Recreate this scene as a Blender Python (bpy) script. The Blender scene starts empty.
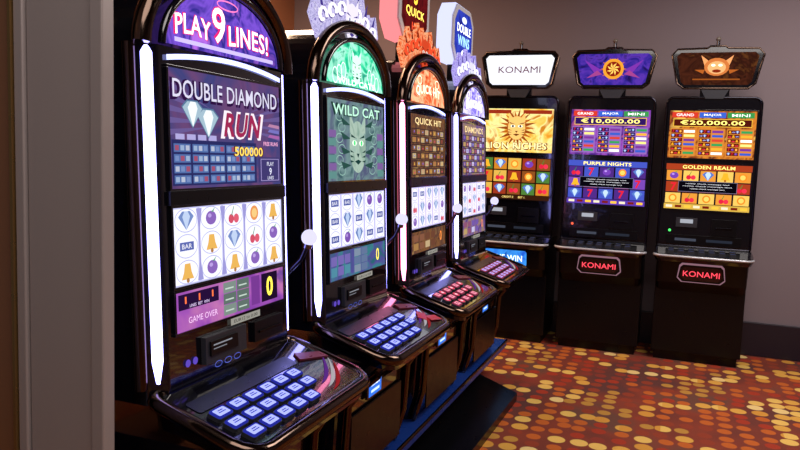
import bpy, math, random
from mathutils import Matrix, Vector
random.seed(4)
bpy.context.scene.view_settings.view_transform='Standard'
# ------------------------------------------------------------------ helpers
def lin(h):
    h=h.lstrip('#'); o=[]
    for i in (0,2,4):
        c=int(h[i:i+2],16)/255
        o.append(c/12.92 if c<=.04045 else ((c+.055)/1.055)**2.4)
    return (o[0],o[1],o[2],1)
_m={}
def P(name,hexc,metal=0,rough=.4,var=.08,coat=0,scale=30,bump=0,spec=.5):
    if name in _m: return _m[name]
    m=bpy.data.materials.new(name); m.use_nodes=True
    nt=m.node_tree; b=nt.nodes['Principled BSDF']
    tc=nt.nodes.new('ShaderNodeTexCoord'); nz=nt.nodes.new('ShaderNodeTexNoise')
    nz.inputs['Scale'].default_value=scale
    nt.links.new(tc.outputs['Object'],nz.inputs['Vector'])
    mr=nt.nodes.new('ShaderNodeMapRange')
    mr.inputs['To Min'].default_value=max(.02,rough-var); mr.inputs['To Max'].default_value=min(1,rough+var)
    nt.links.new(nz.outputs['Fac'],mr.inputs['Value']); nt.links.new(mr.outputs['Result'],b.inputs['Roughness'])
    b.inputs['Base Color'].default_value=lin(hexc); b.inputs['Metallic'].default_value=metal
    b.inputs['Coat Weight'].default_value=coat; b.inputs['Specular IOR Level'].default_value=spec
    if bump:
        bp=nt.nodes.new('ShaderNodeBump'); bp.inputs['Strength'].default_value=bump
        nt.links.new(nz.outputs['Fac'],bp.inputs['Height']); nt.links.new(bp.outputs['Normal'],b.inputs['Normal'])
    _m[name]=m; return m
GAIN=1.08
def E(hexc,s=1.0,light=False,gain=True,pale=0):
    if pale:
        h=hexc.strip('#'); w=(238,238,255)
        hexc=''.join('%02x'%int(int(h[i:i+2],16)*(1-pale)+w[i//2]*pale) for i in (0,2,4))
    k=('E',hexc,s)
    if k in _m: return _m[k]
    m=bpy.data.materials.new('glow_%s_%s'%(hexc.strip('#'),s)); m.use_nodes=True
    nt=m.node_tree; nt.nodes.clear()
    o=nt.nodes.new('ShaderNodeOutputMaterial'); e=nt.nodes.new('ShaderNodeEmission')
    e.inputs[0].default_value=lin(hexc); e.inputs[1].default_value=s*(GAIN if gain else 1)
    nt.links.new(e.outputs[0],o.inputs[0])
    if not light: m.cycles.emission_sampling='NONE'
    _m[k]=m; return m
def ART(name,cols,scale=8,s=1.0,kind='noise',dist=1.5,light=True):
    if name in _m: return _m[name]
    m=bpy.data.materials.new(name); m.use_nodes=True
    nt=m.node_tree; nt.nodes.clear()
    o=nt.nodes.new('ShaderNodeOutputMaterial'); e=nt.nodes.new('ShaderNodeEmission')
    tc=nt.nodes.new('ShaderNodeTexCoord'); cr=nt.nodes.new('ShaderNodeValToRGB')
    t=nt.nodes.new('ShaderNodeTexNoise'); t.inputs['Scale'].default_value=scale
    t.inputs['Distortion'].default_value=dist; t.inputs['Detail'].default_value=3; out=t.outputs['Fac']
    nt.links.new(tc.outputs['Object'],t.inputs['Vector'])
    nt.links.new(out,cr.inputs[0])
    el=cr.color_ramp.elements
    n=len(cols); lo,hi=(.3,.7)
    while len(el)<n: el.new(.5)
    for i,c in enumerate(cols):
        el[i].position=lo+(hi-lo)*i/(n-1)
    for i,c in enumerate(cols): el[i].color=lin(c)
    nt.links.new(cr.outputs[0],e.inputs[0]); e.inputs[1].default_value=s*GAIN
    nt.links.new(e.outputs[0],o.inputs[0])
    if not light: m.cycles.emission_sampling='NONE'
    _m[name]=m; return m
_txt={}
def textmesh(s,bold):
    k=(s,bold)
    if k in _txt: return _txt[k]
    cu=bpy.data.curves.new('t','FONT'); cu.body=s; cu.size=1; cu.resolution_u=3; cu.offset=bold; cu.space_character=1.0+bold*3
    ob=bpy.data.objects.new('t',cu)
    me=bpy.data.meshes.new_from_object(ob)
    vs=[v.co.copy() for v in me.vertices]; fs=[tuple(p.vertices) for p in me.polygons]
    bpy.data.objects.remove(ob); bpy.data.curves.remove(cu); bpy.data.meshes.remove(me)
    if vs:
        x0=min(v.x for v in vs);x1=max(v.x for v in vs);y0=min(v.y for v in vs);y1=max(v.y for v in vs)
        vs=[((v.x-(x0+x1)/2)/(x1-x0),(v.y-(y0+y1)/2)/(y1-y0)) for v in vs]
        asp=(x1-x0)/(y1-y0)
    else: asp=1
    _txt[k]=(vs,fs,asp); return _txt[k]
class MB:
    def __init__(s): s.v=[];s.f=[];s.mi=[];s.sm=[];s.mats=[];s.M=Matrix.Identity(4)
    def add(s,vs,fs,mat,smooth=False):
        b=len(s.v); s.v+=[tuple(s.M@Vector(p)) for p in vs]
        if mat not in s.mats: s.mats.append(mat)
        i=s.mats.index(mat)
        for f in fs: s.f.append(tuple(b+k for k in f)); s.mi.append(i); s.sm.append(smooth)
    def box(s,x0,y0,z0,x1,y1,z1,mat):
        s.add([(x0,y0,z0),(x1,y0,z0),(x1,y1,z0),(x0,y1,z0),(x0,y0,z1),(x1,y0,z1),(x1,y1,z1),(x0,y1,z1)],
          [(0,3,2,1),(4,5,6,7),(0,1,5,4),(1,2,6,5),(2,3,7,6),(3,0,4,7)],mat)
    def loft(s,secs,mat,smooth=False,caps=True):
        n=len(secs[0]); vs=[p for q in secs for p in q]; fs=[]
        for k in range(len(secs)-1):
            for i in range(n):
                j=(i+1)%n; fs.append((k*n+i,k*n+j,(k+1)*n+j,(k+1)*n+i))
        s.add(vs,fs,mat,smooth)
        if caps:
            s.add(secs[0],[tuple(reversed(range(n)))],mat); s.add(secs[-1],[tuple(range(n))],mat)
    def prism(s,pts,d0,d1,mat): # XY polygon extruded along local z
        s.loft([[(x,y,d0) for x,y in pts],[(x,y,d1) for x,y in pts]],mat)
    def prismy(s,pts,y0,y1,mat): # XZ polygon extruded along y
        s.loft([[(x,y1,z) for x,z in pts],[(x,y0,z) for x,z in pts]],mat)
    def poly(s,pts,mat,d=0): s.add([(x,y,d) for x,y in pts],[tuple(range(len(pts)))],mat)
    def rect(s,x0,y0,x1,y1,mat,d=0): s.poly([(x0,y0),(x1,y0),(x1,y1),(x0,y1)],mat,d)
    def ell(s,cx,cy,rx,ry,mat,d=0,n=18,a0=0,a1=2*math.pi):
        full=abs(a1-a0)>6.2; k=n if full else n+1
        s.poly([(cx+rx*math.cos(a0+(a1-a0)*i/n),cy+ry*math.sin(a0+(a1-a0)*i/n)) for i in range(k)],mat,d)
    def ring(s,cx,cy,rx,ry,w,mat,d=0,n=22):
        vs=[];fs=[]
        for i in range(n):
            a=2*math.pi*i/n; vs+= [(cx+rx*math.cos(a),cy+ry*math.sin(a),d),(cx+(rx-w)*math.cos(a),cy+(ry-w)*math.sin(a),d)]
            j=(i+1)%n; fs.append((2*i,2*j,2*j+1,2*i+1))
        s.add(vs,fs,mat)
    def frame(s,x0,y0,x1,y1,w,d0,d1,mat):
        for a in ((x0-w,y0-w,x1+w,y0),(x0-w,y1,x1+w,y1+w),(x0-w,y0,x0,y1),(x1,y0,x1+w,y1)):
            s.box(a[0],a[1],d0,a[2],a[3],d1,mat)
    def text(s,t,cx,cy,h,mat,d=0,w=None,bold=.01,arc=0,slant=0):
        vs,fs,asp=textmesh(t,bold)
        if not vs: return
        if w is None: w=h*asp
        s.add([(cx+x*w+slant*y*h,cy+y*h+arc*(1-4*x*x)+0,d) for x,y in vs],fs,mat)
    def tube(s,path,r,mat,n=8,closed=False,ref=(0,1,0)):
        path=[Vector(p) for p in path]; m=len(path); secs=[]
        for i,p in enumerate(path):
            a=path[i-1] if (i>0 or closed) else p; b=path[(i+1)%m] if (i<m-1 or closed) else p
            t=(b-a).normalized(); rf=Vector(ref)
            if abs(t.dot(rf))>.95: rf=Vector((1,0,0))
            u=t.cross(rf).normalized(); w=t.cross(u)
            secs.append([tuple(p+r*(math.cos(2*math.pi*k/n)*u+math.sin(2*math.pi*k/n)*w)) for k in range(n)])
        if closed: secs.append(secs[0])
        s.loft(secs,mat,True,not closed)
    def sphere(s,c,r,mat,n=16,m=10,sz=1):
        vs=[];fs=[]
        for j in range(m+1):
            a=math.pi*j/m
            for i in range(n):
                b=2*math.pi*i/n; vs.append((c[0]+r*math.sin(a)*math.cos(b),c[1]+r*math.sin(a)*math.sin(b),c[2]+sz*r*math.cos(a)))
        for j in range(m):
            for i in range(n):
                k=(i+1)%n; fs.append((j*n+i,(j+1)*n+i,(j+1)*n+k,j*n+k))
        s.add(vs,fs,mat,True)
    def make(s,name,parent=None,bevel=0):
        me=bpy.data.meshes.new(name); me.from_pydata(s.v,[],s.f)
        for m in s.mats: me.materials.append(m)
        me.polygons.foreach_set('material_index',s.mi); me.polygons.foreach_set('use_smooth',s.sm); me.update()
        ob=bpy.data.objects.new(name,me); bpy.context.scene.collection.objects.link(ob)
        if parent: ob.parent=parent
        if bevel:
            b=ob.modifiers.new('bevel','BEVEL'); b.width=bevel; b.segments=3; b.limit_method='ANGLE'; b.angle_limit=.6
            b.use_clamp_overlap=True
        return ob
def empty(name,loc,rz=0):
    e=bpy.data.objects.new(name,None); e.location=loc; e.rotation_euler=(0,0,rz)
    bpy.context.scene.collection.objects.link(e); return e
def rrect(x0,y0,x1,y1,r,n=5,rb=None):
    rb=r if rb is None else rb; p=[]
    for cx,cy,a,rr in ((x1-r,y1-r,0,r),(x0+r,y1-r,90,r),(x0+rb,y0+rb,180,rb),(x1-rb,y0+rb,270,rb)):
        for i in range(n+1):
            t=math.radians(a+90*i/n); p.append((cx+rr*math.cos(t),cy+rr*math.sin(t)))
    return p
# ------------------------------------------------------------------ materials
BLACK=P('gloss_black','08080f',0,.12,.04,coat=.8)
MATTE=P('satin_black','07070b',0,.30,.06,spec=.3)
BRONZE=P('dark_bronze_chrome','58483f',1,.13,.04)
CHROME=P('dark_chrome','77757c',1,.15,.05)
DCHROME=P('black_chrome','34333a',1,.2,.05)
GREY=P('grey_plastic','2c2d34',0,.4)
WHITEP=P('white_plastic','d8d8de',0,.35)
BLUESPILL=P('blue_light_tint','1c4098',.3,.3)  # blue light reflected from under the machines, put into the ledge colour
LED=E('9a98ff',9.0,True,False); LEDP=E('ff88b8',6.0,True,False); LEDB=E('a8b0ff',3,True)
# ------------------------------------------------------------------ screen art
def sym(g,cx,cy,r,k,d,st=1.6,pl=0):
    k%=7
    e=lambda c: E(c,st,pale=pl)
    if k==0:
        g.ell(cx-r*.4,cy-r*.3,r*.42,r*.42,e('d0203a'),d); g.ell(cx+r*.4,cy-r*.3,r*.42,r*.42,e('e03048'),d)
        g.poly([(cx-.4*r,cy),(cx,cy+.8*r),(cx+.1*r,cy+.8*r),(cx-.25*r,cy)],e('2c8038'),d)
    elif k==1:
        g.poly([(cx-.8*r,cy-.6*r),(cx+.8*r,cy-.6*r),(cx+.5*r,cy),(cx+.35*r,cy+.7*r),(cx-.35*r,cy+.7*r),(cx-.5*r,cy)],e('f0a828'),d)
        g.ell(cx,cy-.7*r,.2*r,.2*r,e('a05810'),d+.0004)
    elif k==2:
        g.rect(cx-.9*r,cy-.35*r,cx+.9*r,cy+.35*r,e('2a3c98'),d); g.text('BAR',cx,cy,.4*r,E('f4f4ff',st),d+.0004,w=1.3*r)
    elif k==3:
        g.poly([(cx-r,cy+.3*r),(cx-.5*r,cy+.75*r),(cx+.5*r,cy+.75*r),(cx+r,cy+.3*r),(cx,cy-.8*r)],e('5070b8'),d)
        g.poly([(cx-.5*r,cy+.3*r),(cx-.2*r,cy+.75*r),(cx+.2*r,cy+.75*r),(cx+.5*r,cy+.3*r),(cx,cy-.8*r)],e('b8d0f4'),d+.0004)
    elif k==4: g.text('7',cx,cy,1.5*r,e('d82030'),d,bold=.03)
    elif k==5:
        g.ell(cx,cy,.75*r,.6*r,e('6c3aa8'),d); g.ell(cx-.2*r,cy+.2*r,.25*r,.18*r,e('b08ae0'),d+.0004)
        g.poly([(cx,cy+.5*r),(cx+.6*r,cy+.9*r),(cx+.3*r,cy+.5*r)],e('3c9c48'),d+.0004)
    else:
        g.ell(cx,cy,.7*r,.7*r,e('f08020'),d); g.ell(cx,cy,.45*r,.45*r,e('ffc860'),d+.0004)
def reels(g,x0,y0,x1,y1,nc,nr,d,bg,col,seed=0,pal=None,st=1.6,tiles=None,rs=.44,ovals=None,pl=0):
    g.rect(x0,y0,x1,y1,bg,d); w=(x1-x0)/nc; h=(y1-y0)/nr
    for i in range(nc):
        a=x0+w*i
        if col: g.rect(a+w*.05,y0+h*.05,a+w*.95,y1-h*.05,col,d+.0006)
        for j in range(nr):
            k=(i*3+j*2+seed+(i*j)%3)
            if tiles: g.rect(a+w*.05,y0+h*(j+.05),a+w*.95,y0+h*(j+.95),tiles[(i*2+j*3+seed)%len(tiles)],d+.0006)
            if ovals: g.ring(a+w/2,y0+h*(j+.5),w*.43,h*.47,.0022,ovals,d+.0010)
            if pal: k=pal[k%len(pal)]
            sym(g,a+w/2,y0+h*(j+.5),min(w,h)*rs,k,d+.0016,st,pl)
def grid(g,x0,y0,x1,y1,nc,nr,mats,d,gap=.15):
    w=(x1-x0)/nc; h=(y1-y0)/nr
    for i in range(nc):
        for j in range(nr):
            g.rect(x0+w*(i+gap/2),y0+h*(j+gap/2),x0+w*(i+1-gap/2),y0+h*(j+1-gap/2),mats[(i*7+j*3+(i*j)%2)%len(mats)],d)
def face_art(g,cx,cy,s,skin,dark,eye,d):
    g.ell(cx,cy,.75*s,s,skin,d,24)
    for q in (-1,1):
        g.ell(cx+q*.32*s,cy+.15*s,.2*s,.11*s,E('f4fff0',1.2),d+.0008); g.ell(cx+q*.32*s,cy+.15*s,.09*s,.1*s,eye,d+.0014)
        g.poly([(cx+q*.1*s,cy+.32*s),(cx+q*.6*s,cy+.48*s),(cx+q*.62*s,cy+.38*s)],dark,d+.0008)
        g.poly([(cx+q*.25*s,cy+.75*s),(cx+q*.72*s,cy+1.3*s),(cx+q*.72*s,cy+.5*s)],skin,d+.0004)
        for j in range(3): g.poly([(cx+q*.72*s,cy-.1*s-j*.2*s),(cx+q*.35*s,cy-.22*s-j*.17*s),(cx+q*.66*s,cy-.2*s-j*.2*s)],dark,d+.0008)
    g.poly([(cx-.13*s,cy-.25*s),(cx+.13*s,cy-.25*s),(cx,cy-.42*s)],dark,d+.0008)
    g.poly([(cx-.3*s,cy-.55*s),(cx,cy-.48*s),(cx+.3*s,cy-.55*s),(cx,cy-.68*s)],dark,d+.0008)
# ------------------------------------------------------------------ row machine
LEAN=.05
def yf(z): return (z-1.37)*LEAN
FACE=Matrix(((1,0,0,0),(0,LEAN,-1,yf(0)),(0,1,LEAN,0),(0,0,0,1)))
DZ=.085
dl=math.hypot(.28,DZ)
DECK=Matrix(((1,0,0,0),(0,.28/dl,-DZ/dl,-.30),(0,DZ/dl,.28/dl,.80),(0,0,0,1)))
def row_machine(idx,loc):
    e=empty('slot_machine',loc,math.pi/2)
    W=.3275; C=.038
    b=MB()
    def sec(z,yo=0):
        f=yf(z)+yo
        return [(-W,.50,z),(-W,f+C,z),(-W+C,f,z),(W-C,f,z),(W,f+C,z),(W,.50,z)]
    b.loft([sec(.86),sec(1.20),sec(1.74)],BLACK)
    arch=[(W*math.cos(t),1.74+.225*math.sin(t)) for t in [math.pi*i/24 for i in range(25)]]
    b.prismy(arch,yf(1.74)+.03,.42,BLACK)
    def lsec(z,yfr,w=W-.015,r=.06):
        pts=rrect(-w,yfr,w,.50,.02,3,r); return [(x,y,z) for x,y in pts]
    b.loft([lsec(.25,-.07),lsec(.36,-.10),lsec(.60,-.11),lsec(.68,-.16),lsec(.73,-.235),lsec(.77,-.275)],BLACK)
    b.make('cabinet',e,.004)
    t=MB()
    for q in (-1,1):
        t.tube([(q*(W-.03),-.075,.26),(q*(W-.03),-.115,.40),(q*(W-.03),-.125,.60),(q*(W-.03),-.17,.67),(q*(W-.02),-.24,.735)],.016,BRONZE)
        t.tube([(q*(W+.004),yf(z)+C+.012,z) for z in (.90,1.1,1.4,1.6,1.74)],.017,BRONZE)
    t.tube([(W*1.01*math.cos(a),yf(1.74)+.012,1.74+.232*math.sin(a)) for a in [math.pi*i/24 for i in range(25)]],.024,BRONZE,10)
    t.tube([(.275*math.cos(a),yf(1.74)-.002,1.745+.178*math.sin(a)) for a in [math.pi*i/24 for i in range(25)]],.010,BLACK,8)
    out=rrect(-W-.005,-.30,W+.005,-.0,.03,4,.065)
    def dz(y): return .80+(y+.30)*DZ/.28
    t.tube([(x,y,dz(y)-.012) for x,y in out],.020,BRONZE,10,True,(0,0,1))
    t.make('bronze_trim',e)
    d=MB()
    d.loft([[(x*.97,y,.752+(y+.3)*.2) for x,y in out],[(x,y,dz(y)-.03) for x,y in out],[(x,y,dz(y)) for x,y in out]],BLACK)
    d.make('button_deck',e,.003)
    s=MB(); led=LEDP if idx==2 else LED
    for q in (-1,1):
        secs=[]
        for z in (.915,.97,1.72,1.735):
            w=.014 if .95<z<1.73 else .005
            cx=q*(W-C/2-.001); cy=yf(z)+C/2
            ux,uy=q*.707,.707; nx,ny=q*.707,-.707
            ps=[(-w,0),(-w*.7,.008),(0,.011),(w*.7,.008),(w,0)]
            secs.append([(cx+a*ux+h*nx,cy+a*uy+h*ny,z) for a,h in ps])
        s.loft(secs,led,True)
    n=14
    for i in range(n):
        x0=-.265+.53*i/n; x1=-.265+.53*(i+1)/n
        f=lambda x:1.706+.022*(1-(x/.265)**2)
        s.M=FACE; s.add([(x0,f(x0),.006),(x1,f(x1),.006),(x1,f(x1)+.013,.006),(x0,f(x0)+.013,.006)],[(0,1,2,3)],LEDB)
    s.M=Matrix.Identity(4)
    s.make('light_strips',e)
    # ---------------- graphics
    g=MB(); g.M=FACE; D=.003
    fr=MB(); fr.M=FACE
    for z0,z1 in ((1.393,1.69),(1.147,1.345),(1.03,1.132)): fr.frame(-.262,z0,.262,z1,.007,0,.008,BLACK)
    fr.box(-.275,1.352,0,.275,1.388,.012,MATTE)
    fr.make('screen_bezels',e,.001)
    S1=(-.262,1.393,.262,1.69); S2=(-.262,1.147,.262,1.345); S3=(-.262,1.03,.262,1.132)
    arcpts=[(.262*math.cos(a),1.748+.165*math.sin(a)) for a in [math.pi*i/24 for i in range(25)]]
    OV=E('b0b2e4',1.0)
    if idx==0:
        g.poly(arcpts,ART('arch_blue',['3a2a98','7a50d0','2c2888','b068e0'],9,1.1),-.002+D)
        for q,(mc,dd,bb,ex) in enumerate((('e8206c',.0015,.055,1.08),('fff0f8',.0025,.010,1.0))):
            st=1.3 if q==0 else 2.0
            g.text('PLAY',-.155,1.800,.05*ex,E(mc,st),D+dd,w=.145*ex,bold=bb,arc=.008)
            g.text('9',-.045,1.825,.095*ex,E(mc,st),D+dd,w=.058*ex,bold=bb)
            g.text('LINES!',.10,1.805,.055*ex,E(mc,st),D+dd,w=.20*ex,bold=bb,arc=.006)
        g.rect(-.23,1.757,.23,1.768,E('c8b8ff',1.2),D+.001)
        g.ring(0,1.885,.05,.014,.004,E('ff80c0',1.3),D+.0012)
        g.rect(*S1,ART('dd_bg',['443f78','785084','484c8c','64508c'],4,.75),D)
        for sx in (-1,1):
            for j in range(5): g.poly([(sx*.262,1.66-.03*j),(sx*.262,1.645-.03*j),(sx*.09,1.60-.012*j)],E('8470b8',.6),D+.0004)
        g.text('DOUBLE DIAMOND',0,1.640,.056,E('2c1040',1),D+.0008,w=.51,bold=.03)
        g.text('DOUBLE DIAMOND',0,1.643,.046,E('e0dcf4',1.0),D+.0016,w=.49,bold=.008)
        g.text('RUN',.06,1.562,.078,E('fff0fa',1.0),D+.0008,w=.20,bold=.06,slant=.25)
        g.text('RUN',.06,1.562,.066,E('a82c58',.9),D+.0016,w=.175,bold=.03,slant=.25)
        for cx,cy,r in ((-.17,1.585,.040),(-.105,1.565,.044)):
            g.poly([(cx-1.1*r,cy+.35*r),(cx-.55*r,cy+.8*r),(cx+.55*r,cy+.8*r),(cx+1.1*r,cy+.35*r),(cx,cy-1.0*r)],E('5a7ca0',.9),D+.0018)
            g.poly([(cx-r,cy+.3*r),(cx-.5*r,cy+.7*r),(cx+.5*r,cy+.7*r),(cx+r,cy+.3*r),(cx,cy-.9*r)],E('a4c0d0',1.0),D+.0022)
            g.poly([(cx-.5*r,cy+.3*r),(cx-.2*r,cy+.7*r),(cx+.3*r,cy+.7*r),(cx+.5*r,cy+.3*r),(cx,cy-.9*r)],E('f4fcff',1.0),D+.0028)
        g.rect(-.255,1.40,.125,1.515,E('2c2e64',.9),D+.0008)
        for j in range(4):
            for i in range(5):
                x=-.248+i*.074; y=1.405+j*.0265
                g.rect(x,y,x+.066,y+.021,E('5a78b8',.8),D+.0014)
                for q in range(3): g.rect(x+.004+q*.021,y+.004,x+.019+q*.021,y+.017,E(('a8c0e4','c8d0e8','8098d0','b05878')[(i+j+q)%4],.8),D+.0020)
        for j in range(4): g.rect(-.24+.045*j,1.516,-.205+.045*j,1.530,E('b8b0e8',.9),D+.0016)
        g.text('500000',.085,1.49,.030,E('5a2010',1),D+.0022,w=.155,bold=.05)
        g.text('500000',.085,1.49,.026,E('ffd860',1.2),D+.0028,w=.145,bold=.02)
        g.rect(.135,1.40,.258,1.475,E('443c74',.9),D+.001)
        g.frame(.150,1.406,.248,1.468,.002,D+.001,D+.002,E('b0a0e0',.8))
        g.text('PLAY',.20,1.455,.012,E('e8e8ff',1.0),D+.0024); g.text('9',.20,1.432,.022,E('e8e8ff',1.0),D+.0024,bold=.02); g.text('LINES',.20,1.413,.010,E('e8e8ff',1.0),D+.0024)
        g.text('FREE RUNS',.205,1.515,.012,E('ffb0d8',1.1),D+.0024)
        for j in range(3): g.poly([(.19,1.535+j*.016),(.255,1.530+j*.016),(.255,1.540+j*.016),(.20,1.543+j*.016)],E(('b068b0','7c78c8','c088b0')[j],.9),D+.0024)
        reels(g,*S2,5,3,D,E('c4c4f0',1.0,True),E('f0f0ff',1.1,True),1,[0,1,6,2,5,3],.95,None,.47,OV,.25)
        for i in range(1,5):
            x=-.262+.1048*i; g.poly([(x-.012,1.152),(x+.012,1.152),(x+.003,1.20),(x+.003,1.29),(x+.012,1.34),(x-.012,1.34),(x-.003,1.29),(x-.003,1.20)],E('a09cdc',.95),D+.0020)
        g.rect(*S3,ART('s3_m1',['8a44ac','a858bc','c878b8','7a4ca0'],5,.9),D)
        g.rect(-.25,1.085,-.08,1.125,E('2a1240',.8),D+.0008); g.text('1  1  1',-.165,1.109,.018,E('ff7040',1.3),D+.0016,w=.12); g.text('LINES  BET  WIN',-.165,1.092,.008,E('e8d0ff',1.0),D+.0016)
        g.text('GAME OVER',-.15,1.055,.016,E('ffd0ff',1.0),D+.0016,bold=0)
        grid(g,-.06,1.035,.07,1.128,2,3,[E('8a9c94',.8),E('6c8078',.75)],D+.0008,.06)
        for j in range(3): g.rect(-.05,1.046+.031*j,-.01,1.050+.031*j,E('d8ece0',.8),D+.0014); g.rect(.015,1.046+.031*j,.055,1.050+.031*j,E('d8ece0',.8),D+.0014)
        g.rect(.08,1.04,.125,1.125,E('7c3c98',.9),D+.0008)
        g.rect(.135,1.040,.225,1.125,E('241030',.8),D+.0008); g.text('0',.18,1.083,.060,E('ffe850',1.6),D+.0016,w=.036,bold=.03)
    elif idx==1:
        g.poly(arcpts,ART('arch_green',['0c7058','30d8a0','b0ffe0','10a080'],12,1.1),-.002+D)
        face_art(g,0,1.815,.055,E('d0ffe8',1.3),E('0c5a44',1.0),E('20a070',1.4),D+.001)
        for q in (-1,1):
            for j in range(3): g.ring(q*(.12+.035*j),1.80-.012*j,.022,.03,.004,E('e8fff4',1.5),D+.002)
        g.text('WILD CATS',0,1.762,.022,E('eaffea',2.0),D+.002,w=.34,bold=.02)
        g.rect(*S1,ART('s1_m2',['44646c','7c9c9c','585c80','88aca4'],6,.85),D)
        for q in (-1,1):
            for j in range(6): g.ring(q*(.14+.02*(j%2)),1.43+.04*j,.03,.018,.003,E('a8d8c8',.8),D+.0006)
            for j in range(4): g.poly([(q*.06,1.6-.05*j),(q*.15,1.63-.055*j),(q*.13,1.60-.055*j)],E('38645c',.6),D+.0008)
        face_art(g,.0,1.52,.10,ART('catskin',['8cac9c','b4ccbc','9cc0b4'],10,.9,light=False),E('24504c',.6),E('50e080',1.1),D+.001)
        g.text('WILD CAT',0,1.655,.046,E('183830',1),D+.0022,w=.46,bold=.05); g.text('WILD CAT',0,1.655,.038,E('c8ffe4',1.0),D+.003,w=.43,bold=.02)
        grid(g,-.255,1.40,-.185,1.58,1,6,[E('6a9c98',.8),E('8c68ac',.8)],D+.0014); grid(g,.185,1.40,.255,1.58,1,6,[E('6a9c98',.8),E('8c68ac',.8)],D+.0014)
        reels(g,*S2,5,3,D,E('b8b4f0',1.0,True),E('f0f0ff',1.1,True),0,[2,3,2,5,2],.95,None,.52,OV,.15)
        g.rect(*S3,ART('s3_m2',['2c6c78','5a50a0','3c8c90','4a3c88'],7,.85),D)
        grid(g,-.25,1.04,-.08,1.12,3,2,[E('5898b0',.8),E('8070c0',.8)],D+.0008,.15)
        grid(g,-.05,1.035,.08,1.128,2,3,[E('8a9cb4',.8),E('6c80a8',.8)],D+.0008,.08); g.text('0',.18,1.083,.05,E('ffe850',1.5),D+.0016,w=.03)
    else:
        if idx==2:
            ac,s1,lt=['9a2818','ff7040','ffc898','d84828'],['54342c','8a5c38','604038','a88050'],E('fff0d0',2.0)
            gc=[E('b88850',.8),E('80503c',.7),E('d0b488',.85),E('946048',.8)]; tt='QUICK HIT'
        else:
            ac,s1,lt=['4030a0','9080ff','f0e8ff','7a50d0'],['4a3c70','7a5c9c','a8886c','584480'],E('ffffff',2.0)
            gc=[E('c8a870',.85),E('7a5cb0',.9),E('d0c8f0',.9),E('9c5c80',.8)]; tt='DIAMONDS'
        g.poly(arcpts,ART('arch_%d'%idx,ac,12,1.15),-.002+D)
        g.text(tt,0,1.80,.05,lt,D+.002,w=.36,bold=.02,arc=.015)
        for q in (-1,1): g.ring(q*.13,1.855,.03,.022,.004,lt,D+.002)
        g.rect(*S1,ART('s1_%d'%idx,s1,8,.85),D)
        g.text(tt,0,1.658,.036,E('ffe0a0',1.2),D+.002,w=.40,bold=.015)
        for j in range(6):
            y=1.402+.038*j
            g.rect(-.245,y,.245,y+.032,E('3c2c34',.7),D+.0008)
            for i in range(8):
                g.rect(-.238+.060*i,y+.004,-.188+.060*i,y+.028,gc[(i*3+j)%4],D+.0016)
                sym(g,-.213+.060*i,y+.016,.010,(i*2+j)%7,D+.0022,.9,.2)
        reels(g,*S2,5,3,D,E('c0b4f0',1.0,True),E('f2ecff',1.1,True),idx,[3,2,5,3,0],.95,None,.48,OV,.25)
        g.rect(*S3,ART('s3_%d'%idx,s1,9,.85),D)
        grid(g,-.24,1.04,.1,1.12,4,2,gc,D+.001,.2); g.text('0',.18,1.083,.05,E('ff9040',1.3),D+.0016,w=.03)
    g.rect(-.03,1.003,.12,1.022,E('d8d4c8',.45),D+.003); g.text('EUR12 to 0.00',.045,1.0125,.009,E('201818',.2),D+.0036,w=.12,bold=0)
    g.make('screen_graphics',e)
    c=MB(); c.M=FACE
    c.box(-.16,.925,0,.03,.998,.016,GREY); c.box(-.145,.945,.016,-.02,.985,.022,MATTE)
    c.rect(-.135,.972,-.05,.976,E('b8bcc8',.5),.0225); c.rect(-.135,.962,-.075,.965,E('b8bcc8',.4),.0225)
    c.box(.08,.93,0,.24,.99,.012,MATTE); c.box(.10,.955,.012,.22,.962,.018,DCHROME)
    for i,x in enumerate((-.22,-.19)): c.ell(x,.945,.010,.010,E('6a50d0',.8),.004)
    for i in range(3): c.ring(-.09+.045*i,.911,.017,.009,.002,E('6070e0',.8),.004)
    c.make('bill_acceptor',e,.001)
    # deck buttons
    k=MB(); k.M=DECK
    top=E('a4acff',1.3,True) if idx<2 else (E('ff98b0',1.0) if idx==2 else E('c8b0ff',1.0))
    rim=E('3038c0',.6) if idx<2 else E('b04060',.6)
    for r in range(3):
        for i in range(7):
            if r==2 and i>5 or (r==0 and i>4) or (r==1 and i>5): continue
            x=-.275+i*.071+r*.004; y=.050+r*.050
            if r==0: x+=.01
            if idx==2 and (i+r)%2:
                k.prism([(x+.026*math.cos(a*.524),y+.021*math.sin(a*.524)) for a in range(12)],0,.012,GREY)
                k.ell(x,y,.022,.017,E('e84868',1.0),.0126); k.ell(x,y,.010,.008,E('ffd0d8',1.1),.0132); continue
            k.prism(rrect(x-.031,y-.020,x+.031,y+.020,.008,3),0,.010,GREY)
            k.prism(rrect(x-.029,y-.018,x+.029,y+.018,.006,3),.010,.014,rim)
            k.poly(rrect(x-.023,y-.013,x+.023,y+.013,.004,3),top,.0146)
            k.rect(x-.014,y-.004,x+.014,y-.001,rim,.0152); k.rect(x-.010,y+.003,x+.010,y+.006,rim,.0152)
    for w,col,o in ((.0,'c83038',0),(.022,'e8e0e8',.03),(.04,'7a3cb0',.07)):
        pts=[];q=[]
        for i in range(9):
            u=i/8; x=.13+.18*u; y=.03+o*.6+.10*u*u; pts.append((x,y)); q.append((x,y+.014*math.sin(math.pi*u)+.001))
        k.poly(pts+q[::-1],E(col,.5),.0025)
    k.prism([(.20,.19),(.315,.15),(.315,.185),(.22,.225)],0,.006,P('maroon_plastic','702030',0,.3))
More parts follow.
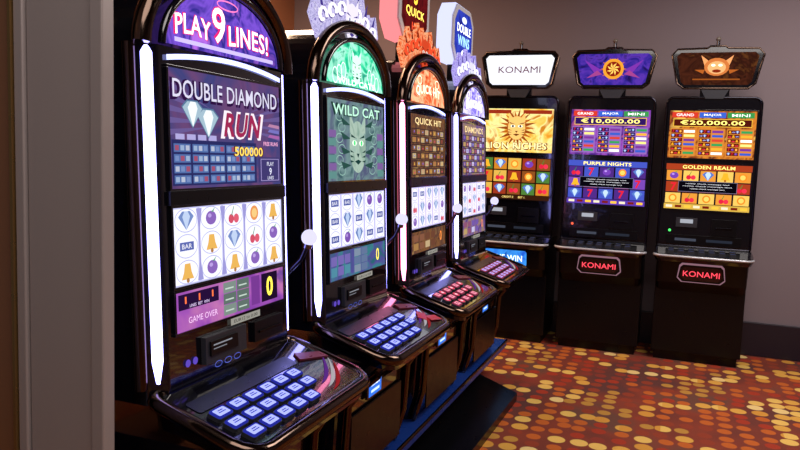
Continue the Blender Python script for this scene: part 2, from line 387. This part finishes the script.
    if idx==1:
        for q,(px,py,a) in enumerate(((.23,.10,.5),(.27,.06,-.3))):
            ca,sa=math.cos(a),math.sin(a)
            k.prism([(px+u*ca-v*sa,py+u*sa+v*ca) for u,v in ((-.035,-.02),(.035,-.02),(.035,.02),(-.035,.02))],.003,.006,P('red_card','c02028',0,.4))
    k.poly(rrect(-.30,.185,.18,.235,.01),P('deck_print','1c2038',0,.3),.0022)
    k.make('buttons',e)
    p=MB(); p.M=Matrix(((1,0,0,0),(0,0,-1,-.112),(0,1,0,0),(0,0,0,1)))
    if idx>0:
        p.box(-.12,.565,0,.02,.66,.012,BLACK); p.rect(-.11,.572,.01,.652,E('3c7cf0',1.0),.013)
        p.text('WIN NOW',-.05,.62,.022,E('ffffff',1.6),.0136,w=.09,bold=.03); p.rect(-.09,.585,-.01,.596,E('d0e8ff',1.2),.0136)
    p.box(-.25,.30,0,.25,.54,.008,MATTE)
    p.make('belly_door',e,.002)
    h=MB(); x=W+.055; yy=yf(1.1)
    h.box(W-.01,yy+.03,1.01,W+.03,yy+.11,1.13,MATTE)
    h.tube([(W+.03,yy+.07,1.07),(x,yy+.05,1.09),(x,yy-.0,1.14),(x,yy-.03,1.20)],.009,DCHROME,8,False,(1,0,0))
    h.sphere((x,yy-.03,1.215),.027,E('dcd8ff',1.1,True))
    h.tube([(x,yy-.022,1.18),(x,yy-.026,1.196)],.016,CHROME,10,False,(1,0,0))
    h.make('pull_handle',e)
    # toppers
    a=MB(); YB=.07
    a.M=Matrix(((1,0,0,0),(0,0,-1,YB),(0,1,0,-.03),(0,0,0,1)))
    cols={0:['3a2a90','d0c8ff','8070d0'],1:['7a68b8','d8d0fa','a098d0','f4ecff'],2:['b02818','ff7840','ffb888','d84828'],3:['5a48b8','c8c0ff','8c70e0','e8e4ff']}[idx]
    A=ART('crown_%d'%idx,cols,16,.95,dist=4)
    n=9; pts=[(-.20,1.90),(.20,1.90)]
    up=[]
    for i in range(n*2+1):
        u=-1+i/n; base=2.02+.10*math.cos(u*1.5); up.append((u*.29,base+(.035+.02*math.cos(i*1.9) if i%2 else -.016)))
    a.prism(pts+up[::-1],-.012,.012,A)
    DK=E(['3c3088','4c3c98','801c10','4c3ca0'][idx],.8); LT=E(cols[-1],1.3)
    for i in range(7):
        if i==3: continue
        u=-.9+i*.3; cx=u*.25; cy=1.99+.07*math.cos(u*1.5); sg=1 if i<3 else -1
        a.tube([(cx+sg*.034*math.cos(q)*(1-q/9),cy+.034*math.sin(q)*(1-q/9),.014) for q in [j*.6 for j in range(10)]],.005,DK,6,False,(0,0,1))
        a.tube([(cx+sg*.034*math.cos(q)*(1-q/9)-.003,cy+.034*math.sin(q)*(1-q/9)+.004,.018) for q in [j*.6 for j in range(10)]],.006,LT,6,False,(0,0,1))
        a.poly([(cx-.012,cy+.04),(cx+u*.03,cy+.095),(cx+.012,cy+.04)],DK,.013)
    face_art(a,0,2.02,.075,E(cols[-1],1.0),DK,E(cols[0],1),.026)
    a.make('crown_topper',e,0)
    if idx in (2,3):
        b=MB(); b.M=Matrix(((1,0,0,0),(0,0,-1,.20),(0,1,0,0),(0,0,0,1)))
        ho=[(-.15,2.39),(.15,2.39),(.225,2.31),(.225,2.13),(.15,2.05),(-.15,2.05),(-.225,2.13),(-.225,2.31)]
        hi=[(x*.80,2.22+(y-2.22)*.80) for x,y in ho]
        ring=E('ff8c90',1.1,True) if idx==2 else E('d0d4ff',1.2,True)
        b.prism(ho,0,.085,ring); b.prism([(x*.95,2.22+(y-2.22)*.95) for x,y in ho],.085,.095,WHITEP)
        b.poly(hi,ART('hex_%d'%idx,(['280c10','6a1418','340c08'] if idx==2 else ['182488','3848c8','202078']),8,1),.0965)
        if idx==2:
            b.text('5',0,2.275,.085,E('ffc040',1.8),.098,bold=.03); b.text('QUICK',0,2.19,.05,E('ffe060',1.8),.098,w=.26,bold=.02); b.text('HIT',0,2.125,.04,E('ff5030',1.6),.098,bold=.02)
        else:
            b.text('DOUBLE',0,2.255,.05,E('ffffff',1.8),.098,w=.28,bold=.02); b.text('WINS',0,2.185,.06,E('a8e0ff',1.8),.098,w=.24,bold=.02); b.ell(0,2.115,.04,.02,E('ffffff',1.6),.098)
            b.ell(0,2.31,.05,.02,E('e0e8ff',1.5),.098)
        b.box(-.03,1.93,.01,.03,2.06,.05,MATTE)
        b.make('hex_sign_topper',e)
    return e
YC=[1.7125,2.56,3.41,4.26]
for i in range(4): row_machine(i,(-1.166,YC[i],0))
st=MB()
st.box(-1.72,1.36,0,-1.17,4.66,.20,MATTE)
st.box(-1.74,1.33,.20,-1.035,4.84,.249,BLUESPILL)
st.prism([(-.90,1.36),(-.845,4.34),(-1.17,4.62),(-1.17,1.36)],0,.05,MATTE)
st.box(-1.04,1.33,.236,-1.028,4.845,.252,DCHROME)
st.make('slot_machine_stand',None,.004)
# ------------------------------------------------------------------ back machines
def back_machine(idx,loc):
    e=empty('video_slot_machine',loc,0)
    W=.325
    b=MB()
    b.box(-W+.03,-.02,0,W-.03,.40,.07,MATTE)
    b.box(-W+.01,-.05,.07,W-.01,.42,.80,MATTE)
    b.prismy(rrect(-W,.86,W,2.0,.05,6,.01),0,.36,BLACK)
    b.box(-W+.01,-.02,.78,W-.01,.36,.88,MATTE)
    def cs(z,y,w=W-.01): return [(x,yy,z) for x,yy in rrect(-w,y,w,-.02,.005,3,.05)]
    b.loft([cs(.55,-.06),cs(.62,-.13),cs(.80,-.17)],MATTE)
    b.make('cabinet',e,.005)
    d=MB()
    out=rrect(-W-.01,-.26,W+.01,.0,.01,4,.07)
    d.loft([[(x*.97,y+.02,.79) for x,y in out],[(x,y,.815) for x,y in out],[(x,y,.845+(y+.26)*.12) for x,y in out]],BLACK)
    d.make('button_deck',e,.003)
    r=MB()
    fr=[(x,y-.004,.832) for x,y in out if y<-.1]
    fr=sorted(fr,key=lambda p:p[0])
    r.tube(fr,.009,P('pale_trim','c8ccd4',.3,.3),8,False,(0,0,1))
    r.tube([(x,.0,z) for x,z in rrect(-W+.002,.88,W-.002,1.998,.05,6,.01)],.009,DCHROME,8,True,(0,1,0))
    r.make('deck_trim',e)
    F=Matrix(((1,0,0,0),(0,0,-1,0),(0,1,0,0),(0,0,0,1)))
    f=MB(); f.M=F
    for z0,z1 in ((1.55,1.90),(1.165,1.505)): f.frame(-.295,z0,.295,z1,.010,0,.012,BLACK)
    f.box(-.20,1.03,0,-.05,1.10,.014,GREY); f.rect(-.17,1.06,-.08,1.09,E('c8ccd8',.7),.015)
    f.box(.05,.98,0,.22,1.10,.02,MATTE); f.box(.08,1.03,.02,.19,1.04,.026,DCHROME)
    f.box(-.26,.90,0,.26,.97,.010,MATTE)
    f.ell(-.24,1.0,.010,.010,E('50ff70' if idx==2 else 'ff6040',1.5),.011)
    f.rect(-.20,.925,-.05,.945,E('8088a0',.25),.011); f.rect(.02,.925,.20,.945,E('50586c',.25),.011)
    f.make('front_panel',e,.001)
    k=MB()
    for i in range(7):
        for j in range(2):
            x=-.22+i*.07; y=-.17+j*.06; z=.845+(y+.26)*.12
            k.box(x-.022,y-.018,z-.002,x+.022,y+.018,z+.010,GREY)
            k.box(x-.016,y-.012,z+.010,x+.016,y+.012,z+.012,E('6870a0',.25))
    k.make('buttons',e)
    g=MB(); g.M=F; D=.004
    if idx==0:
        g.rect(-.295,1.55,.295,1.90,ART('lionbg',['e89828','ffd060','fff0a0','d08020'],7,1.1),D)
        for i in range(22):
            a=2*math.pi*i/22; r1=.15+.02*(i%2)
            g.poly([(.07*math.cos(a-.16),1.745+.09*math.sin(a-.16)),(r1*math.cos(a),1.745+r1*.95*math.sin(a)),(.07*math.cos(a+.16),1.745+.09*math.sin(a+.16))],E(('c86818','a04810')[i%2],1.0),D+.001)
        face_art(g,0,1.745,.095,E('ffc870',1.1),E('7a3408',.8),E('603000',.6),D+.002)
        g.text('LION RICHES',0,1.60,.062,E('7a2008',1),D+.004,w=.52,bold=.05); g.text('LION RICHES',0,1.602,.05,E('fff4b0',1.3),D+.005,w=.50,bold=.01)
        g.rect(-.28,1.86,-.05,1.89,E('a03018',1),D+.002); g.rect(.05,1.86,.28,1.89,E('a03018',1),D+.002)
        reels(g,-.295,1.20,.295,1.505,5,3,D,E('301008',.8),None,2,[1,6,0,5,4,3],1.3,[E('d88828',1.0),E('905020',1.0),E('e8b850',1.0),E('508038',1.0),E('a03820',1)])
        g.rect(-.295,1.165,.295,1.20,E('402010',.8),D+.003)
        g.text('CREDIT 0      BET 1',0,1.183,.016,E('ffe080',1.3),D+.004)
    else:
        bg=['4a2888','a050c0','38207c','d86898'] if idx==1 else ['8c3014','e88c30','70241c','ffc860']
        hd=E('ffe878',1.8)
        g.rect(-.295,1.55,.295,1.90,ART('tb%d'%idx,bg,6,1.0),D)
        for q,(cx,w2) in enumerate(((-.19,.2),(.0,.2),(.19,.2))):
            g.rect(cx-w2*.45,1.850,cx+w2*.45,1.890,E(('d03828','3860c8','389048')[q],1.2),D+.001)
            g.text(['GRAND','MAJOR','MINI'][q],cx,1.87,.02,E('ffffff',1.5),D+.002,w=.12,bold=.005)
        g.rect(-.27,1.782,.27,1.842,E('581810' if idx==2 else '341868',.9),D+.001); g.frame(-.265,1.787,.265,1.837,.004,D+.001,D+.002,E('f8c040',1.3))
        g.text('€10,000.00' if idx==1 else '€20,000.00',0,1.812,.038,hd,D+.003,w=.44,bold=.015)
        pal=[E('d04030',1.2),E('ffffff',1.3),E('3858c0',1.2),E('f8a830',1.3),E('8038a0',1.0),E('38a058',1.1),E('ffe080',1.3)]
        for c0 in (-.285,-.09,.105):
            g.rect(c0,1.565,c0+.18,1.77,E('a070c8',.9) if idx==1 else E('e08c38',1.0),D+.001)
            for j in range(6):
                y=1.575+.032*j
                g.rect(c0+.006,y,c0+.086,y+.027,E('2c1850' if idx==1 else '70200c',.9),D+.0014)
                for i in range(3): sym(g,c0+.020+.025*i,y+.013,.013,(i+j+int(c0*30))%7,D+.002,1.2)
                g.rect(c0+.095,y+.004,c0+.170,y+.022,pal[(j*2+int(abs(c0)*20))%7],D+.002)
        T1=[E('7c48b8',1.0),E('4858c8',1.0),E('c858a0',1.0),E('502c88',1.0)] if idx==1 else [E('e89838',1.1),E('b04020',1.0),E('f8c860',1.1),E('802818',1.0)]
        reels(g,-.295,1.205,.295,1.46,5,3,D,E('180c20',.8),None,idx,[5,3,6,1,4,0],1.3,T1,.48)
        g.rect(-.295,1.46,.295,1.505,T1[1],D)
        g.text('GOLDEN REALM' if idx==2 else 'PURPLE NIGHTS',0,1.483,.026,hd,D+.004,w=.36,bold=.01)
        g.rect(-.20,1.30,.20,1.375,E('100c18',.5),D+.003); g.frame(-.2,1.30,.2,1.375,.003,D+.003,D+.004,E('8088b0',.8))
        for y,w2 in ((1.358,.15),(1.340,.17),(1.320,.12)): g.text('reality check message text',0,y,.009,E('e8e8f0',1.3),D+.005,w=w2*2)
        g.rect(-.295,1.165,.295,1.205,E('d8b048' if idx==2 else '5838a8',1.1),D+.003)
        grid(g,-.29,1.172,.29,1.198,9,1,[E('f0e0c0',1.2),E('802010',1),E('ffc040',1.2)],D+.004,.3)
    g.make('screen_graphics',e)
    # badge
    p=MB(); p.M=Matrix(((1,0,0,0),(0,-.22,-1,-.002),(0,1,-.22,0),(0,0,0,1)))
    def hexa(w,h,c=.03): return [(-w+c,-h),(w-c,-h),(w,-h+c),(w-c*.4,h-c*.6),(w-c,h),(-w+c,h),(-w+c*.4,h-c*.6),(-w,-h+c)]
    zc=.705
    yb=lambda pts:[(x,y+zc) for x,y in pts]
    if idx>0:
        p.prism(yb(hexa(.165,.070)),-.01,.012,E('b08090',.6)); p.prism(yb(hexa(.158,.063)),.012,.016,MATTE)
        p.prism(yb(hexa(.145,.050)),.016,.018,P('maroon_glass','30141c',0,.2))
        p.text('KONAMI',0,zc,.042,E('ff4858',1.6),.020,w=.25,bold=0)
    else:
        p.prism(yb(rrect(-.18,-.075,.18,.075,.02)),-.01,.012,MATTE); p.poly(yb(rrect(-.17,-.065,.17,.065,.02)),ART('bluesign',['1c48d0','40a0ff','1830a0'],6,1.0),.014)
        p.text('BLUE WIN',0,zc,.05,E('e8f8ff',1.6),.016,w=.27,bold=.015)
    p.make('badge',e)
    # topper
    t=MB(); t.M=F
    ho=[(-.22,2.065),(.22,2.065),(.265,2.10),(.31,2.31),(.275,2.35),(.07,2.355),(.05,2.37),(-.05,2.37),(-.07,2.355),(-.275,2.35),(-.31,2.31),(-.265,2.10)]
    t.prism(ho,-.07,.015,BLACK)
    hi=[(-.215,2.09),(.215,2.09),(.240,2.112),(.278,2.298),(.252,2.325),(-.252,2.325),(-.278,2.298),(-.240,2.112)]
    t.tube([(x,y,.012) for x,y in ho],.008,BRONZE,8,True,(0,0,1))
    t.box(-.10,1.99,-.05,.10,2.07,-.01,BLACK)
    t.prism([(-.06,1.99),(.06,1.99),(.10,2.066),(-.10,2.066)],-.02,.012,GREY)
    t.tube([(0,2.365,-.02),(0,2.42,-.02)],.012,CHROME,8,False,(1,0,0)); t.sphere((0,2.425,-.02),.018,P('dim_lens','6a6058',0,.3))
    if idx==0:
        t.poly(hi,E('f4f4ff',1.1,True),.0165); t.text('KONAMI',0,2.21,.052,E('7a2438',.6),.018,w=.34,bold=0)
    elif idx==1:
        t.poly(hi,ART('top1',['241c60','6038b8','38289c','201458'],10,.9),.0165)
        for i in range(10):
            a=2*math.pi*i/10; t.poly([(.045*math.cos(a-.3),2.21+.045*math.sin(a-.3)),(.10*math.cos(a),2.21+.09*math.sin(a)),(.045*math.cos(a+.3),2.21+.045*math.sin(a+.3))],E('d87020',1.0),.0172)
        t.ell(0,2.21,.078,.078,E('f0a030',1.1),.0178); t.ell(0,2.21,.056,.056,E('902010',1.0),.0184)
        for i in range(8):
            a=2*math.pi*i/8+.3; t.poly([(0,2.21),(.050*math.cos(a),2.21+.050*math.sin(a)),(.03*math.cos(a+.5),2.21+.03*math.sin(a+.5))],E('ffd060',1.2),.0190)
        for q in (-1,1):
            t.poly([(q*.08,2.2),(q*.22,2.28),(q*.14,2.18)],E('8838b8',.9),.0170); t.poly([(q*.08,2.17),(q*.20,2.14),(q*.12,2.20)],E('b04898',.9),.0171)
    else:
        t.poly(hi,ART('top2',['281410','5a2c1c','3c1c14','704020'],8,.7),.0165)
        t.ell(0,2.22,.085,.065,E('e08040',1.0),.0178); t.ell(0,2.215,.062,.046,E('f8b878',1.1),.0184)
        for q in (-1,1):
            t.poly([(q*.04,2.25),(q*.11,2.305),(q*.08,2.22)],E('ffa868',1.1),.0174); t.ell(q*.024,2.232,.014,.009,E('fff8d0',2.0),.0192)
            t.poly([(q*.08,2.20),(q*.15,2.20),(q*.09,2.17)],E('c86828',.9),.0172)
        t.ell(0,2.19,.030,.012,E('902c10',1),.0190)
        t.rect(-.16,2.125,.16,2.135,E('a85820',.9),.018)
    t.make('topper_display',e)
for i,x in enumerate((-1.26,-.53,.20)): back_machine(i,(x,5.85,0))
# ------------------------------------------------------------------ room
def simple(name,boxes,mat,bev=0):
    b=MB()
    for q in boxes: b.box(*q,mat)
    return b.make(name,None,bev)
def carpet():
    m=bpy.data.materials.new('patterned_carpet'); m.use_nodes=True; nt=m.node_tree; N=nt.nodes; L=nt.links
    b=N['Principled BSDF']; b.inputs['Roughness'].default_value=.95; b.inputs['Specular IOR Level'].default_value=.15
    tc=N.new('ShaderNodeTexCoord')
    v=N.new('ShaderNodeTexVoronoi'); v.inputs['Scale'].default_value=9.2; v.inputs['Randomness'].default_value=.33; v.voronoi_dimensions='2D'
    L.new(tc.outputs['Object'],v.inputs['Vector'])
    def ramp(src,st,interp='LINEAR'):
        r=N.new('ShaderNodeValToRGB'); r.color_ramp.interpolation=interp; e=r.color_ramp.elements
        while len(e)<len(st): e.new(.5)
        for i,(p,c) in enumerate(st): e[i].position=p
        for i,(p,c) in enumerate(st): e[i].color=lin(c) if isinstance(c,str) else (c,c,c,1)
        L.new(src,r.inputs[0]); return r.outputs[0]
    def math_(op,a,bv):
        x=N.new('ShaderNodeMath'); x.operation=op
        for i,q in enumerate((a,bv)):
            if isinstance(q,(int,float)): x.inputs[i].default_value=q
            else: L.new(q,x.inputs[i])
        return x.outputs[0]
    # curving chains of golden dots follow the contour lines of a slow noise
    wn=N.new('ShaderNodeTexNoise'); wn.inputs['Scale'].default_value=.95; wn.inputs['Detail'].default_value=0
    L.new(v.outputs['Position'],wn.inputs['Vector'])
    ph=math_('PINGPONG',math_('MULTIPLY',wn.outputs['Fac'],6.5),.5)
    chain=ramp(ph,[(0,1.0),(.135,0.0)],'CONSTANT')
    nz=N.new('ShaderNodeTexNoise'); nz.inputs['Scale'].default_value=1.5; nz.inputs['Detail'].default_value=1
    L.new(v.outputs['Position'],nz.inputs['Vector'])
    cellcol=ramp(nz.outputs['Fac'],[(0,'8c3c30'),(.40,'a83c28'),(.48,'c4642c'),(.54,'94402c'),(.61,'c08c40')],'CONSTANT')
    rnd=N.new('ShaderNodeTexWhiteNoise'); L.new(v.outputs['Position'],rnd.inputs['Vector'])
    gold=ramp(rnd.outputs['Value'],[(0,'e0a84c'),(.35,'ecc064'),(.7,'d89840'),(.9,'f0d088')],'CONSTANT')
    bgn=N.new('ShaderNodeTexNoise'); bgn.inputs['Scale'].default_value=1.6; L.new(tc.outputs['Object'],bgn.inputs['Vector'])
    bg=ramp(bgn.outputs['Fac'],[(.38,'643c38'),(.48,'7c3c30'),(.55,'8c4030'),(.65,'70483c')])
    def mix(f,a,c):
        x=N.new('ShaderNodeMix'); x.data_type='RGBA'; L.new(f,x.inputs[0]); L.new(a,x.inputs[6]); L.new(c,x.inputs[7]); return x.outputs[2]
    dot=mix(chain,cellcol,gold)
    rad=math_('MULTIPLY',chain,.07)
    dist=math_('SUBTRACT',v.outputs['Distance'],rad)
    dm=ramp(dist,[(.34,1.0),(.38,0.0)])
    c1=mix(dm,bg,dot)
    fz=N.new('ShaderNodeTexNoise'); fz.inputs['Scale'].default_value=300; L.new(tc.outputs['Object'],fz.inputs['Vector'])
    mu=N.new('ShaderNodeMix'); mu.data_type='RGBA'; mu.blend_type='MULTIPLY'; mu.inputs[0].default_value=.5
    L.new(c1,mu.inputs[6]); L.new(ramp(fz.outputs['Fac'],[(.3,.6),(.7,1.0)]),mu.inputs[7]); L.new(mu.outputs[2],b.inputs['Base Color'])
    bp=N.new('ShaderNodeBump'); bp.inputs['Strength'].default_value=.3; bp.inputs['Distance'].default_value=.004; L.new(fz.outputs['Fac'],bp.inputs['Height']); L.new(bp.outputs['Normal'],b.inputs['Normal'])
    return m
simple('floor',[(-3.8,-3,-.1,4.2,6.5,0)],carpet())
WALL=P('mauve_grey_wallcovering','82747a',0,.75,.1,scale=120,bump=.15)
simple('wall_back',[(-3.8,6.3,0,4.2,6.5,3.3)],WALL)
simple('wall_left',[(-3.8,1.45,0,-3.6,6.3,3.3)],P('warm_wall','a06848',0,.7))
simple('wall_right',[(4.0,-3,0,4.2,6.3,3.3)],WALL)
simple('wall_front',[(-3.8,-3.2,0,4.2,-3,3.3)],WALL)
simple('ceiling',[(-3.8,-3.2,3.3,4.2,6.5,3.4)],P('ceiling_paint','5a5452',0,.9))
BASE=P('dark_baseboard','201a26',0,.4)
simple('baseboard_back',[(-3.6,6.27,0,4.0,6.3,.27)],BASE,.005)
simple('wall_partition',[(-3.8,1.22,0,-1.36,1.33,3.3)],MATTE)
simple('door_1',[(-3.0,1.185,0,-1.358,1.22,3.3)],P('brown_wood_panel','80593e',0,.35,.1,scale=6))
fm=P('brushed_metal_frame','a49a98',.25,.42,.1,scale=40)
simple('trim_1',[(-1.352,1.165,0,-1.325,1.215,3.3),(-1.322,1.172,0,-1.145,1.215,3.3),(-1.142,1.165,0,-1.108,1.2,3.3)],fm,.004)
simple('trim_2',[(-1.362,1.160,0,-1.354,1.215,3.3)],P('brass','a08050',.8,.3))
# ------------------------------------------------------------------ lights
def area(name,loc,size,power,col,rot=(0,0,0)):
    l=bpy.data.lights.new(name,'AREA'); l.shape='RECTANGLE'; l.size=size[0]; l.size_y=size[1]; l.energy=power; l.color=col
    o=bpy.data.objects.new(name,l); o.location=loc; o.rotation_euler=rot; bpy.context.scene.collection.objects.link(o)
area('ceiling_light_a',(1.1,4.3,3.25),(1.8,1.6),98,(1,.91,.86))
area('ceiling_light_b',(.2,.2,3.25),(2.2,2),70,(1,.91,.87))
area('ceiling_light_c',(-2.7,4.2,3.2),(.8,2.4),80,(1,.65,.42))
w=bpy.data.worlds.new('world'); bpy.context.scene.world=w; w.use_nodes=True
w.node_tree.nodes['Background'].inputs[0].default_value=(.05,.05,.06,1)
# ------------------------------------------------------------------ camera
th=math.radians(21); p=math.atan(71/720); r=.037
H=Vector((-math.sin(th),math.cos(th),0)); R=Vector((math.cos(th),math.sin(th),0)); Z=Vector((0,0,1))
Fw=(H*math.cos(p)-Z*math.sin(p)).normalized(); U=R.cross(Fw)
Rc=R*math.cos(r)+U*math.sin(r); Uc=U*math.cos(r)-R*math.sin(r)
cam=bpy.data.cameras.new('camera'); co=bpy.data.objects.new('camera',cam); bpy.context.scene.collection.objects.link(co)
M=Matrix((( Rc.x,Uc.x,-Fw.x,0),(Rc.y,Uc.y,-Fw.y,0),(Rc.z,Uc.z,-Fw.z,1.5),(0,0,0,1)))
co.matrix_world=M
cam.lens=32.4; cam.sensor_width=36; cam.clip_start=.05
bpy.context.scene.camera=co
